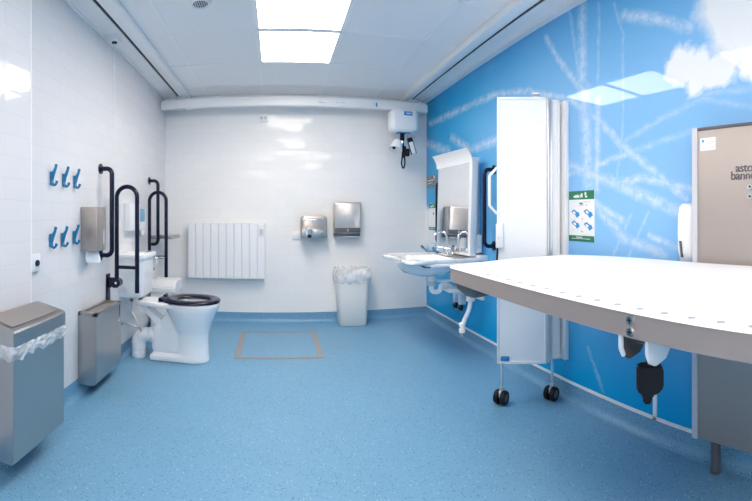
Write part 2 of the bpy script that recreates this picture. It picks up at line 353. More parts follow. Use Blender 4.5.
# ---------------------------------------------------------------- ceiling lights
proto = thing('ceiling_light', 'lit square ceiling panel nearest the back wall', 'ceiling light', (.16, 3.17, H), 'square ceiling light panels')
f = MB()
for lo, hi in (((-.297, -.307), (.297, -.282)), ((-.297, .282), (.297, .307)), ((-.297, -.307), (-.277, .307)), ((.277, -.307), (.297, .307))):
    f.box((lo[0] + .16, lo[1] + 3.17, H - .006), (hi[0] + .16, hi[1] + 3.17, H + .002))
f.build('frame', M['tbar'], proto)
box('diffuser', (.16 - .279, 3.17 - .284, H - .004), (.16 + .279, 3.17 + .284, H + .001), M['lens'], proto)
dup(proto, (.16, 2.55, H), label='lit square ceiling panel directly above the floor hatch, cut by the top of the photo')
dup(proto, (.16, 1.31, H), label='lit square ceiling panel above the camera, reflected in the cloud of the mural')
for x, y in ((-.44, -.55), (.76, -.55), (-.44, -1.79), (.76, -1.79)):  # unseen panels added as fill for surfaces facing the camera
    dup(proto, (x, y, H), label='added square fill light panel on the ceiling behind the camera, out of view')

# ---------------------------------------------------------------- ceiling hoist
def track(x_side, sgn, label):
    """side = room-side face x, sgn = direction towards the wall"""
    t = thing('hoist_track', label, 'hoist track', (x_side, 1.3, 2.354), 'fixed hoist tracks on the ceiling')
    xs = lambda d: x_side + sgn * d
    b = MB()
    for d0, d1 in ((0, .082), (.106, .116)):
        a, c = sorted((xs(d0), xs(d1))); b.box((a, YF + .02, 2.354), (c, YB - .02, H - .001), .002)
    a, c = sorted((xs(.05), xs(.112))); b.box((a, YF + .02, 2.385), (c, YB - .02, H - .001))
    b.build('profile', M['alu'], t)
    a, c = sorted((xs(.0815), xs(.1065))); box('slot', (a, YF + .05, 2.362), (c, YB - .12, 2.386), M['dark'], t)
    a, c = sorted((xs(.02), xs(.11))); box('end_cap', (a, YB - .1, 2.350), (c, YB - .03, 2.3555), M['fog'], t)
    return t
track(-.915, -1, 'white slotted hoist track running along the ceiling beside the left wall')
track(1.327, 1, 'white slotted hoist track running along the ceiling beside the blue mural wall')
t = thing('hoist_crossbeam', 'long white hoist crossbeam spanning the room just in front of the back wall', 'hoist beam', (.2, 4.2, 2.27))
b = MB().box((-1.185, 4.165, 2.225), (1.578, 4.235, 2.305), .004).box((-1.17, 4.175, 2.305), (1.56, 4.225, 2.322), .002); b.build('beam', M['alu'], t)
for x0, x1, nm in ((-1.0, -.95, 'trolley'), (1.40, 1.45, 'trolley')): box(nm, (x0 - .03, 4.17, 2.318), (x1 + .03, 4.23, 2.356), M['fog'], t, .004)
for x0 in (-1.187, 1.576): box('end_cap', (x0, 4.163, 2.223), (x0 + .005, 4.237, 2.307), M['plastic'], t, .001)
for x in (-1.03, 1.30): box('stop_bracket', (x - .02, 4.175, 2.213), (x + .10, 4.225, 2.226), M['fog'], t, .002)
lb = box('label', (.975, 4.1625, 2.243), (1.02, 4.1655, 2.283), M['plastic'], t); box('label_edge', (1.012, 4.160, 2.243), (1.028, 4.1655, 2.283), M['blue_label'], lb)
for x0, x1, z in ((.42, .455, 2.262), (.43, .50, 2.255), (.60, .63, 2.262), (.65, .70, 2.262)):
    box('small_print', (x0, 4.1635, z), (x1, 4.1655, z + .006), M['faint'], t)

t = thing('hoist_motor', 'rounded white hoist motor hanging under the right end of the crossbeam', 'hoist motor', (1.28, 4.17, 2.05))
rings = []
for z, gx, gy in ((1.985, .10, .05), (1.99, .128, .07), (2.01, .146, .082), (2.05, .152, .088), (2.12, .152, .088), (2.185, .148, .085), (2.205, .14, .078), (2.21, .125, .066)):
    rings.append([(x, y, z) for x, y in rrect(1.278 - gx, 1.278 + gx, 4.15 - gy, 4.15 + gy, min(.05, gy * .7))])
MB().loft(rings).build('housing', M['plastic'], t, angle=60)
box('hanger', (1.20, 4.16, 2.20), (1.36, 4.22, 2.2249), M['fog'], t, .003)
lb = box('label', (1.262, 4.058, 2.150), (1.352, 4.064, 2.190), M['blue_label'], t, .001)
MB().box((1.288, 4.056, 2.165), (1.30, 4.059, 2.175)).box((1.304, 4.056, 2.163), (1.312, 4.059, 2.177)).box((1.316, 4.056, 2.165), (1.328, 4.059, 2.177)).box((1.331, 4.056, 2.165), (1.338, 4.059, 2.177)).build('white_lettering', M['plastic'], lb)
box('blue_base', (1.21, 4.10, 1.978), (1.35, 4.19, 1.988), M['blue_label'], t, .003)
MB().tube([(1.27, 4.14, 1.985), (1.272, 4.14, 1.90)], .012).box((1.245, 4.13, 1.905), (1.29, 4.155, 1.98), .004).build('lifting_strap', M['black'], t)
MB().tube([(1.272, 4.14, 1.90), (1.278, 4.12, 1.82), (1.274, 4.11, 1.72)], .010).box((1.25, 4.10, 1.775), (1.30, 4.13, 1.84), .006).build('hook_block', M['black'], t)
MB().cyl((1.262, 4.125, 1.895), (1.262, 4.125, 1.87), .02, .02).cyl((1.252, 4.12, 1.865), (1.252, 4.12, 1.85), .02, .02).build('swivel', M['chrome'], t)
# white bell shaped hanger-bar socket with dark openings
bell = MB(); ax = Vector((-.35, -.25, -1)).normalized(); top = Vector((1.215, 4.11, 1.90))
prf = [(0, .016), (.010, .036), (.035, .05), (.065, .056), (.09, .066), (.112, .070), (.108, .058)]
q = ax.to_track_quat('Z', 'Y')
bell.loft([[top + ax * d + q @ Vector((r * math.cos(a), r * math.sin(a), 0)) for a in [2 * PI * k / 24 for k in range(24)]] for d, r in prf]).build('bell_socket', M['plastic'], t)
c = top + ax * .106
for dx in (-.026, .028): MB().ball(c + Vector((dx, -.03, .012 + dx * .2)), .018, (1, .7, .8)).build('socket_opening', M['black'], t)
MB().tube(fillet([(1.265, 4.11, 1.80), (1.250, 4.11, 1.66), (1.262, 4.11, 1.615), (1.277, 4.11, 1.615), (1.287, 4.11, 1.66), (1.28, 4.11, 1.80)], .012), .008).build('strap_loop', M['black'], t)
MB().box((1.285, 4.085, 1.735), (1.335, 4.12, 1.815), .014, 3).build('strap_buckle', M['black'], t)

t.location.x += .022
t = thing('hoist_handset', 'slim white hoist handset with black edges dangling under the motor', 'remote control', (1.37, 4.12, 1.93))
rot = Matrix.Translation((1.385, 4.11, 1.84)) @ Matrix.Rotation(math.radians(-17), 4, 'Y')
MB().box((-.024, -.010, -.075), (.024, .010, .055), .006, mtx=rot).build('body', M['plastic'], t)
MB().box((-.031, -.008, -.080), (-.023, .010, .06), .002, mtx=rot).box((.023, -.008, -.080), (.031, .010, .06), .002, mtx=rot).build('rim', M['black'], t)
MB().box((-.030, -.014, .045), (.030, .014, .095), .012, 3, mtx=rot).build('head', M['black'], t)
MB().tube(fillet([(1.345, 4.12, 1.985), (1.34, 4.12, 1.95), (1.35, 4.11, 1.93)], .01), .005).tube([(1.37, 4.12, 1.985), (1.363, 4.11, 1.93)], .004).build('lanyard', M['fog'], t)

# ---------------------------------------------------------------- ceiling bits
t = thing('pull_cord_switch', 'white ceiling pull switch with its long thin cord beside the left wall', 'pull cord', (-1.135, 2.76, H))
MB().box((-1.178, 2.715, 2.362), (-1.092, 2.80, H), .006).build('switch_box', M['plastic'], t)
MB().cyl((-1.128, 2.752, 2.356), (-1.128, 2.752, 2.366), .018, .022).build('cord_outlet', M['black'], t)
MB().tube([(-1.128, 2.752, 2.36), (-1.128, 2.752, 1.5), (-1.128, 2.752, .86)], .0014, 6).build('cord', M['cream'], t)
MB().ball((-1.128, 2.752, 2.19), .008).build('bead', M['plastic'], t)
t = thing('ceiling_vent', 'small round ceiling vent with a perforated metal centre', 'vent', (-.454, 2.46, H))
ring = [[(-.454 + r * math.cos(a), 2.46 + r * math.sin(a), z) for a in [2 * PI * k / 36 for k in range(36)]] for r, z in ((.066, H), (.064, H - .008), (.052, H - .016), (.046, H - .012), (.046, H - .002))]
MB().loft(ring, cap0=False, cap1=False).build('rim', M['plastic'], t)
b = MB().cyl((-.454, 2.46, H), (-.454, 2.46, H - .007), .046)
b.build('disc', M['alum'], t)
b = MB()
for k in range(-3, 4):
    for j in range(-3, 4):
        if k * k + j * j < 11: b.cyl((-.454 + k * .013, 2.46 + j * .013, H - .0085), (-.454 + k * .013, 2.46 + j * .013, H - .006), .0045, seg=8)
b.build('perforations', M['dark'], t)

# ---------------------------------------------------------------- left wall: hooks, button, dispensers
def make_hook():
    t = thing('coat_hook', 'blue plastic coat hook, upper row, nearest the camera', 'coat hook', (XL, 1.995, 1.352), 'blue coat hooks on the left wall')
    X, Y, Z = XL, 1.995, 1.352
    MB().box((X, Y - .011, Z - .055), (X + .008, Y + .011, Z + .02), .004, 3).build('backplate', M['blue'], t)
    pts = [(X + .006, Y, Z - .03), (X + .014, Y, Z), (X + .024, Y, Z + .02), (X + .032, Y, Z + .036), (X + .036, Y, Z + .052)]
    MB().tube(pts, [.012, .012, .010, .0085, .008]).ball(pts[-1], .0095).build('upper_prong', M['blue'], t)
    pts = [(X + .006, Y, Z - .035), (X + .014, Y, Z - .052), (X + .026, Y, Z - .057), (X + .036, Y, Z - .050), (X + .040, Y, Z - .040)]
    MB().tube(pts, [.012, .010, .008, .007, .007]).ball(pts[-1], .009).build('lower_prong', M['blue'], t)
    return t
hk = make_hook()
for y, z, lab in ((2.135, 1.352, 'blue plastic coat hook, middle one of the upper row'), (2.275, 1.352, 'blue plastic coat hook, upper row, end nearest the grab rail'),
                  (1.99, 1.004, 'blue plastic coat hook, lower row, end nearest the push button'), (2.12, 1.004, 'blue plastic coat hook, middle one of the lower row'),
                  (2.265, 1.010, 'blue plastic coat hook, lower row, right beside the steel toilet tissue box')):
    dup(hk, (XL, y, z), label=lab)
t = thing('push_button', 'small white wall plate with a dark round push button above the near steel bin', 'button', (XL, 1.80, .88))
MB().box((XL, 1.765, .835), (XL + .022, 1.860, .925), .004).build('plate', M['plastic'], t)
MB().cyl((XL + .02, 1.822, .878), (XL + .029, 1.822, .878), .017).build('button', M['navy'], t)

t = thing('toilet_tissue_dispenser', 'upright steel box tissue dispenser between the coat hooks and the first grab rail', 'dispenser', (XL, 2.43, .9))
MB().box((XL, 2.364, .90), (-1.087, 2.504, 1.18), .004).build('housing', M['steel_warm'], t)
box('refill_window', (-1.0875, 2.455, .945), (-1.0855, 2.478, 1.03), M['fog'], t)
b = MB(); b.grid(lambda u, v: Vector((-1.185 + .075 * u + .012 * v + .004 * math.sin(9 * u), 2.39 + .05 * u + .006 * math.sin(7 * v + 3 * u), .905 - .085 * v)), 8, 6)
o = b.build('tissue', M['paper'], t)
md = o.modifiers.new('Solidify', 'SOLIDIFY'); md.thickness = .002

t = thing('wall_dispenser', 'white flat box dispenser on the wall behind the first fold-up rail', 'dispenser', (XL, 3.2, 1.0))
MB().box((XL, 3.13, 1.0), (XL + .06, 3.37, 1.225), .008, 3).build('body', M['plastic'], t)
t = thing('soap_dispenser', 'slim white soap dispenser with a pale blue window above the cistern', 'soap dispenser', (XL, 3.5, .98))
MB().box((XL, 3.45, 1.0), (XL + .055, 3.55, 1.19), .014, 3).build('body', M['plastic'], t)
MB().box((XL + .02, 3.446, 1.07), (XL + .0575, 3.51, 1.185), .006).build('tank', M['pale_blue'], t)
MB().cyl((XL + .035, 3.50, .95), (XL + .035, 3.50, 1.0), .012, .02).build('spout', M['plastic'], t)

# grab rails
def make_rail():
    t = thing('grab_rail', 'dark blue fixed upright grab rail beside the steel tissue box', 'grab rail', (XL, 2.673, 1.15), 'fixed upright grab rails')
    X, Y = XL, 2.673
    MB().tube(fillet([(X + .004, Y, 1.453), (X + .088, Y, 1.453), (X + .088, Y, .847), (X + .004, Y, .847)], .07, 12), .0165, 16).build('tube', M['navy'], t)
    for z in (1.453, .847): MB().cyl((X, Y, z), (X + .007, Y, z), .038, .037).cyl((X + .007, Y, z), (X + .011, Y, z), .030, .024).build('flange', M['navy'], t)
    return t
r0 = make_rail()
dup(r0, (XL, 3.81, 1.152), label='dark blue fixed upright grab rail in the left corner beyond the toilet')
dup(r0, (XR, 2.87, 1.185), PI, 'black fixed upright grab rail between the mirror and the folding screen')
dup(r0, (XR, 3.86, 1.15), PI, 'black fixed upright grab rail partly hidden behind the far edge of the mirror')

def make_drop():
    X, Y = XL, 2.8
    t = thing('fold_up_support_rail', 'dark blue looped support rail folded up against the wall, nearer one', 'support rail', (XL, Y, .66), 'fold-up looped support rails')
    MB().box((X, Y - .035, .47), (X + .010, Y + .035, .70), .008, 3).build('wall_plate', M['navy'], t)
    hg = MB().box((X + .008, Y - .022, .60), (X + .085, Y + .022, .675), .012, 3).cyl((X + .078, Y - .03, .64), (X + .078, Y + .03, .64), .032).build('hinge', M['navy'], t)
    MB().cyl((X + .078, Y - .034, .64), (X + .078, Y - .029, .64), .009).build('bolt', M['chrome'], hg)
    MB().cyl((X + .045, Y - .026, .605), (X + .045, Y - .021, .605), .006).build('bolt', M['chrome'], hg)
    arch = [(X + .151 - .078 * math.cos(a), Y, 1.254 + .078 * math.sin(a)) for a in [PI * k / 20 for k in range(21)]]
    MB().tube([(X + .073, Y, .63)] + arch + [(X + .229, Y, .573)], .016, 16).build('loop', M['navy'], t)
    MB().tube([(X + .073, Y, .752), (X + .229, Y, .752)], .0125).build('crossbar', M['navy'], t)
    return t
d0 = make_drop()
dup(d0, (XL, 3.59, .66), label='dark blue looped support rail folded up on the far side of the cistern')

t = thing('corner_shelf', 'small grey steel shelf on the left wall in the corner by the radiator', 'shelf', (XL, 4.1, .93))
MB().box((XL, 3.86, .897), (-.985, 4.18, .93), .004).box((XL, 3.9, .85), (XL + .012, 4.14, .905), .002).build('shelf_board', M['steel'], t)

# ---------------------------------------------------------------- toilet
TC = 3.18
t = thing('toilet', 'white raised toilet with black seat and a cistern on the left wall, seen side-on', 'toilet', (-.75, TC, 0))
def oval(cx, cy, z, a_f, a_b, bw, n=40, e=2.3):
    """egg outline: front half-length a_f (+x), back a_b, half-width bw"""
    out = []
    for k in range(n):
        an = 2 * PI * k / n; c, s_ = math.cos(an), math.sin(an)
        cc = math.copysign(abs(c) ** (2 / e), c); ss = math.copysign(abs(s_) ** (2 / e), s_)
        out.append((cx + (a_f if c > 0 else a_b) * cc, cy + bw * ss, z))
    return out
pan = MB()
# bowl column flaring to the rim, then inside of the bowl
pan.loft([oval(-.66, TC, z, af, ab, bw) for z, af, ab, bw in (
    (0, .145, .12, .10), (.02, .147, .12, .102), (.06, .142, .118, .097), (.14, .137, .115, .095), (.22, .142, .12, .105), (.30, .165, .14, .135),
    (.36, .192, .17, .160), (.405, .214, .20, .174), (.43, .224, .215, .178), (.45, .226, .218, .179), (.458, .222, .214, .175))] +
    [oval(-.65, TC, z, af, ab, bw, e=2.1) for z, af, ab, bw in ((.458, .172, .15, .122), (.452, .165, .143, .115), (.40, .15, .13, .10), (.30, .10, .09, .07), (.24, .05, .05, .04))])
# rear deck carrying the seat hinges, narrowing towards the wall
pan.loft([[(x, y, z) for x, y in [(-.70, TC - .165), (-.86, TC - .15), (-1.04, TC - .095), (-1.085, TC - .085), (-1.085, TC + .085), (-1.04, TC + .095), (-.86, TC + .15), (-.70, TC + .165)]] for z in (.418, .457)])
# diagonal web under the deck
pan.prism([(-1.075, TC - .06, .425), (-1.03, TC - .06, .425), (-.88, TC - .06, .30), (-.88, TC - .06, .25), (-.94, TC - .06, .27)], (0, .12, 0))
# trapway body and foot
pan.box((-.97, TC - .075, .055), (-.62, TC + .075, .265), .035, 3).box((-.972, TC - .10, 0), (-.60, TC + .10, .05), .008)
pan.prism([(-.88, TC - .07, .24), (-.88, TC - .07, .33), (-.80, TC - .07, .43), (-.70, TC - .07, .43), (-.70, TC - .07, .24)], (0, .14, 0))
pan.cyl((-1.02, TC - .01, .18), (-.93, TC - .01, .18), .052)
o = pan.build('pan', M['ceramic'], t)
md = o.modifiers.new('Remesh', 'REMESH'); md.mode = 'VOXEL'; md.voxel_size = .0075; md.use_smooth_shade = True
md = o.modifiers.new('Smooth', 'SMOOTH'); md.iterations = 7; md.factor = .5
ring_o = oval(-.66, TC, 0, .228, .232, .186, 56, 2.15); ring_i = oval(-.645, TC, 0, .135, .12, .092, 56, 2.0)
prof = [(0, .003), (0, .016), (.12, .024), (.5, .027), (.88, .022), (1, .014), (1, .003)]
rings = [[(o_[0] + (i_[0] - o_[0]) * u, o_[1] + (i_[1] - o_[1]) * u, .458 + h_) for o_, i_ in zip(ring_o, ring_i)] for u, h_ in prof]
st = MB().loft(rings, closed=True).build('seat', M['navy'], t, angle=60)
MB().cyl((-.885, TC - .10, .478), (-.885, TC - .04, .478), .014).cyl((-.885, TC + .04, .478), (-.885, TC + .10, .478), .014).box((-.90, TC - .10, .458), (-.84, TC + .10, .476), .006).build('hinge', M['navy'], st)

ct = MB()
def dring(x1, hw, z, r, x0=XL):
    pts = [(x0, TC - hw)]; 
    for k in range(9): a = -PI / 2 + PI / 2 * k / 8; pts.append((x1 - r + r * math.cos(a), TC - hw + r + r * math.sin(a)))
    for k in range(9): a = PI / 2 * k / 8; pts.append((x1 - r + r * math.cos(a), TC + hw - r + r * math.sin(a)))
    pts.append((x0, TC + hw)); return [(x, y, z) for x, y in pts]
cist = MB().loft([dring(x, h_, z, .055) for z, x, h_ in ((.480, -1.045, .135), (.486, -1.03, .15), (.51, -1.015, .163), (.60, -1.008, .170), (.79, -1.0, .178))])
ci = cist.build('cistern', M['ceramic'], t, angle=50)
MB().loft([dring(x, h_, z, .06) for z, x, h_ in ((.79, -.99, .186), (.805, -.987, .189), (.822, -.99, .187), (.83, -1.0, .178))]).build('cistern_lid', M['ceramic'], ci, angle=40)
MB().tube([(-1.01, 3.29, .775), (-.955, 3.29, .775)], .012).tube([(-.962, 3.285, .775), (-.945, 3.31, .775), (-.93, 3.35, .772)], .009).tube([(-.968, 3.29, .775), (-.975, 3.285, .725)], .009).build('flush_lever', M['chrome'], ci)
MB().tube(fillet([(-1.11, 3.06, .485), (-1.11, 3.06, .38), (-1.06, 3.04, .31), (-1.03, 3.03, .27), (-1.03, 3.05, .23)], .04), .006).build('flexible_hose', M['hose'], t)
MB().tube(fillet([(-1.19, 3.02, .285), (-1.13, 3.02, .29), (-1.08, 3.03, .27), (-1.03, 3.05, .25)], .04), .006).cyl((XL, 3.02, .285), (-1.17, 3.02, .285), .014).build('flexible_hose', M['hose'], t)
MB().cyl((-1.11, 3.06, .455), (-1.11, 3.06, .487), .014).build('tank_nut', M['tread'], t)
MB().cyl((-1.07, 3.16, .455), (-1.07, 3.16, .487), .02).build('tank_nut', M['tread'], t)
# corrugated soil pipe
pts = fillet([(-.95, TC - .02, .18), (-1.078, TC - .03, .18), (-1.082, TC - .03, .0)], .085, 16)
dense = []
for a, b_ in zip(pts, pts[1:]):
    k = max(1, int((b_ - a).length / .006)); dense += [a.lerp(b_, i / k) for i in range(k)]
dense.append(pts[-1])
MB().tube(dense, [.055 + (.0025 if (i // 2) % 2 else 0) + (.006 if i < 5 else 0) for i in range(len(dense))], 28).build('soil_pipe', M['pvc'], t, angle=60)

t = thing('sanitary_bin', 'low white sanitary bin with a sloping lid between toilet and back wall', 'bin', (-1.0, 3.85, 0))
MB().box((-1.17, 3.74, 0), (-.94, 4.02, .40), .012).build('body', M['plastic'], t)
MB().prism([(-1.18, 3.73, .40), (-1.18, 3.73, .455), (-1.18, 3.80, .508), (-1.18, 4.03, .508), (-1.18, 4.03, .40)], (.25, 0, 0), .008).build('lid', M['plastic'], t)

# ---------------------------------------------------------------- steel bins on the left
def bag_strip(pts, z0, z1, out, seed, n=4):
    """crumpled film skirt that follows pts (x, y) from z0 down to z1"""
    P = [Vector((p[0], p[1], 0)) for p in pts]; seglen = [0]
    for a, c in zip(P, P[1:]): seglen.append(seglen[-1] + (c - a).length)
    L = seglen[-1]
    def at(s):
        for i in range(len(P) - 1):
            if s <= seglen[i + 1] + 1e-9:
                t_ = (s - seglen[i]) / max(1e-9, seglen[i + 1] - seglen[i]); d = (P[i + 1] - P[i]).normalized()
                return P[i].lerp(P[i + 1], t_), Vector((d.y, -d.x, 0))
        return P[-1], Vector((0, 0, 0))
    def f(u, v):
        p, nn = at(u * L)
        h_ = z1 + .018 * noise.noise(Vector((u * L * 14, seed, 0))) + .006 * math.sin(u * L * 80)
        z = z0 + (h_ - z0) * v
        w_ = out * (.3 + .9 * math.sin(PI * min(1, v * .8 + .1))) + .008 * noise.noise(Vector((u * L * 40, v * 4, seed)))
        return Vector((p.x + nn.x * w_, p.y + nn.y * w_, z))
    return MB().grid(f, int(L / .008), 10)

t = thing('waste_bin', 'large brushed steel waste bin with clear liner nearest the camera at left', 'bin', (-1.06, 1.55, .116))
x0, x1, y0, y1 = XP + .001, -.98, 1.343, 1.768
MB().prism([(x0, y0 + .006, .616), (x1 - .006, y0 + .006, .616), (x1 - .006, y0 + .006, .126), (x1 - .02, y0 + .006, .116), (x0, y0 + .006, .116)], (0, y1 - y0 - .012, 0), .002).build('body', M['steel'], t)
MB().box((XL, YP + .002, .18), (XP + .03, y1 - .02, .60)).build('wall_bracket', M['steel'], t)
# lid: sloping hood with a recessed flap
hd = MB().prism([(x0, y0, .59), (x1, y0, .59), (x1, y0, .658), (x1 - .008, y0, .666), (x0, y0, .697)], (0, y1 - y0, 0), .003)
hd.build('hood', M['steel'], t)
fl = MB().prism([(x0 + .015, y0 + .02, .6955), (x1 - .022, y0 + .02, .6705), (x1 - .022, y0 + .02, .6735), (x0 + .015, y0 + .02, .6985)], (0, y1 - y0 - .06, 0), .001)
fl.build('flap', M['steel_warm'], t)
bag_strip([(x0 + .003, y0 + .002), (x1 - .001, y0 + .002), (x1 - .001, y1 - .008)], .60, .545, .006, 3.1).build('liner_bag', M['film'], t, angle=80)

t = thing('slim_waste_bin', 'slim open-topped steel bin mounted low on the wall before the toilet', 'bin', (-1.14, 2.54, .07))
x0, x1, y0, y1 = XL, -1.078, 2.33, 2.752
MB().prism([(x0, y0, .50), (x1, y0, .50), (x1, y0, .085), (x1 - .012, y0, .072), (x1 - .04, y0, .067), (x0, y0, .067)], (0, y1 - y0, 0), .003).build('body', M['steel'], t)
b = MB()
for lo, hi in (((x0, y0, .497), (x1, y0 + .03, .520)), ((x0, y1 - .03, .497), (x1, y1, .520)), ((x1 - .02, y0, .497), (x1, y1, .520)), ((x0, y0, .497), (x0 + .02, y1, .520))): b.box(lo, hi, .002)
b.build('rim', M['steel'], t)
MB().box((x0 + .02, y0 + .03, .492), (x1 - .02, y1 - .03, .503)).build('opening_grille', M['metal_strip'], t)
MB().box((x1 - .001, y1 - .035, .42), (x1 + .0015, y1 - .027, .50)).build('latch_slot', M['dark'], t)
MB().cyl((x1, y1 - .03, .385), (x1 + .008, y1 - .03, .385), .007).build('lock', M['chrome'], t)

# ---------------------------------------------------------------- back wall
t = thing('radiator', 'white wall-mounted panel radiator of tall flat fins on the back wall', 'radiator', (-.52, 4.3, .75))
RX0, RX1 = -.925, -.117; wf = (RX1 - RX0) / 10
MB().box((RX0, 4.30, .48), (RX1, 4.365, 1.035), .003).box((RX0 + .1, 4.36, .6), (RX0 + .14, YB, .9)).box((RX1 - .14, 4.36, .6), (RX1 - .1, YB, .9)).build('back_panel', M['plastic'], t)
for k in range(10):
    xa = RX0 + k * wf; c_ = xa + wf / 2
    MB().loft([[(xa + .0012, 4.335, z), (xa + .0012, 4.286, z), (xa + .006, 4.281, z), (c_, 4.279, z), (xa + wf - .006, 4.281, z), (xa + wf - .0012, 4.286, z), (xa + wf - .0012, 4.335, z)] for z in (.472, 1.04)]).build('fin', M['plastic'], t)
cp = MB().box((RX1 - wf + .014, 4.272, .905), (RX1 - .014, 4.286, 1.025), .004).build('control_panel', M['cream'], t)
MB().box((RX1 - wf + .024, 4.270, .93), (RX1 - .024, 4.274, .985), .002).box((RX1 - wf + .03, 4.270, 1.0), (RX1 - .03, 4.273, 1.004)).build('display', M['fog'], cp)
MB().tube(fillet([(RX1 - .02, 4.33, .475), (RX1 - .02, 4.34, .44), (RX1 - .02, YB, .43)], .02), .006).build('cable', M['cream'], t)

t = thing('hand_dryer', 'steel push-button hand dryer with chrome nozzle on the back wall', 'hand dryer', (.385, 4.3, 1.0))
b = MB()
b.loft([[(x, y, z) for x, z in rrect(.252 + i, .518 - i, .893 + i, 1.118 - i, .035)] for y, i in ((YB, 0), (4.25, 0), (4.235, .004), (4.228, .014))]).build('casing', M['steel_warm'], t, angle=40)
MB().box((.26, 4.226, .897), (.51, 4.231, .985), .002).build('lower_panel', M['steel'], t)
nz_ = MB().cyl((.335, 4.23, .955), (.335, 4.20, .955), .046, .042).cyl((.335, 4.21, .96), (.330, 4.16, .915), .036, .028)
nz_.build('nozzle', M['chrome'], t)
MB().cyl((.330, 4.162, .9165), (.3295, 4.158, .913), .021).build('nozzle_opening', M['dark'], t)
MB().cyl((.465, 4.23, .945), (.465, 4.218, .945), .014).build('button', M['chrome'], t)
box('trim_line', (.262, 4.2265, 1.07), (.508, 4.231, 1.082), M['chrome'], t, .001)
t = thing('switch_plate', 'white switched fuse plate beside the hand dryer', 'switch', (.21, 4.37, .91))
MB().box((.163, YB - .012, .872), (.255, YB, .952), .003).build('plate', M['plastic'], t); box('rocker', (.18, YB - .018, .90), (.20, YB - .011, .925), M['plastic'], t, .002)
t = thing('paper_towel_dispenser', 'steel paper towel dispenser on the back wall right of the hand dryer', 'dispenser', (.735, 4.3, 1.08))
MB().loft([[(x, y, z) for x, z in rrect(.598 + i, .876 - i, .935 + i, 1.262 - i, .012, 3)] for y, i in ((YB, 0), (4.275, 0), (4.268, .004), (4.262, .014))]).build('casing', M['steel_light'], t)
MB().box((.602, 4.28, .905), (.872, YB, .938), .004).build('lower_tray', M['tread'], t)
MB().box((.604, 4.258, .945), (.870, 4.268, .995), .002).build('dark_band', M['tread'], t)
MB().box((.733, 4.256, .955), (.741, 4.262, .985)).build('level_window', M['plastic'], t)
MB().box((.64, 4.285, .893), (.66, 4.30, .906)).box((.70, 4.285, .896), (.84, 4.32, .906)).build('towel_edge', M['paper'], t)
t = thing('socket_plate', 'white fused outlet plate high on the back wall under the beam', 'socket', (-.137, 4.38, 2.15))
MB().box((-.182, YB - .011, 2.108), (-.094, YB, 2.196), .003).build('plate', M['cream'], t)
for x in (-.158, -.118): box('insert', (x - .012, YB - .015, 2.135), (x + .012, YB - .010, 2.165), M['fog'], t, .002)

t = thing('swing_bin', 'tall white pedestal bin with a loose clear liner by the back wall', 'bin', (.777, 4.24, 0))
MB().loft([[(x, y, z) for x, y in rrect(.777 - hx, .777 + hx, 4.25 - hy, 4.25 + hy, .035)] for z, hx, hy in ((0, .132, .10), (.01, .142, .108), (.30, .152, .115), (.545, .160, .122), (.556, .158, .12), (.556, .15, .112), (.30, .142, .105))], cap1=True).build('body', M['cream'], t, angle=50)
pr = [(x, y) for x, y in rrect(.777 - .164, .777 + .164, 4.25 - .124, 4.25 + .124, .035)]; pr = pr + [pr[0]]
b = bag_strip(pr, .578, .44, .022, 1.3)
b.build('liner_bag', M['film'], t, angle=80)
b = MB(); b.grid(lambda u, v: Vector((.777 + (u - .5) * .33, 4.25 + (v - .5) * .25, .572 + .014 * noise.noise(Vector((u * 6, v * 6, 2))))), 24, 16); b.build('liner_top', M['film'], t, angle=80)

t = thing('floor_hatch', 'square floor access hatch outlined by a worn steel strip', 'floor hatch', (.04, 3.65, 0))
b = MB(); X0, X1, Y0, Y1, ww = -.335, .375, 3.26, 4.03, .045
for lo, hi in (((X0, Y0), (X1, Y0 + ww)), ((X0, Y1 - ww), (X1, Y1)), ((X0, Y0 + ww), (X0 + ww, Y1 - ww)), ((X1 - ww, Y0 + ww), (X1, Y1 - ww))): b.box((*lo, 0), (*hi, .003))
b.build('frame', M['metal_strip'], t, smooth=False)
box('cover', (X0 + ww, Y0 + ww, 0), (X1 - ww, Y1 - ww, .0018), M['vinyl'], t)

# ---------------------------------------------------------------- basin
t = thing('wash_basin', 'wide white wheelchair-height wash basin on the blue mural wall', 'wash basin', (1.3, 3.28, .78))
# plan of the rim (x outwards from the wall to -x)
plan = [(1.60, 2.96), (1.40, 2.955), (1.20, 2.94), (1.06, 2.90), (.99, 2.90), (.945, 2.95), (.945, 3.05), (.965, 3.16), (.965, 3.28), (.945, 3.38), (.915, 3.46), (.92, 3.54), (.97, 3.59), (1.06, 3.60), (1.20, 3.60), (1.40, 3.60), (1.60, 3.60)]
P3 = fillet([(x, y, 0) for x, y in plan], .05, 4)
cx, cy_ = 1.27, 3.26
n_ = len(P3)
def sc(p, k, z): return (cx + (p.x - cx) * k, cy_ + (p.y - cy_) * k, z)
def bowl(p, k, z):
    a = math.atan2(p.y - cy_, p.x - cx); ex, ey = .235 * k, .235 * k
    return (1.22 + ex * math.cos(a), 3.22 + ey * math.sin(a), z)
rings = [[sc(p, .97, .752) for p in P3], [sc(p, 1.0, .762) for p in P3], [sc(p, 1.0, .780) for p in P3], [sc(p, .985, .786) for p in P3], [sc(p, .95, .782) for p in P3],
         [bowl(p, 1.0, .778) for p in P3], [bowl(p, .93, .75) for p in P3], [bowl(p, .75, .69) for p in P3], [bowl(p, .4, .665) for p in P3], [bowl(p, .1, .66) for p in P3]]
under = [[bowl(p, .1, .632) for p in P3], [bowl(p, .45, .635) for p in P3], [bowl(p, .85, .66) for p in P3], [bowl(p, 1.03, .70) for p in P3], [bowl(p, 1.12, .752) for p in P3]]
MB().loft(under + rings).build('bowl', M['ceramic'], t, angle=50)
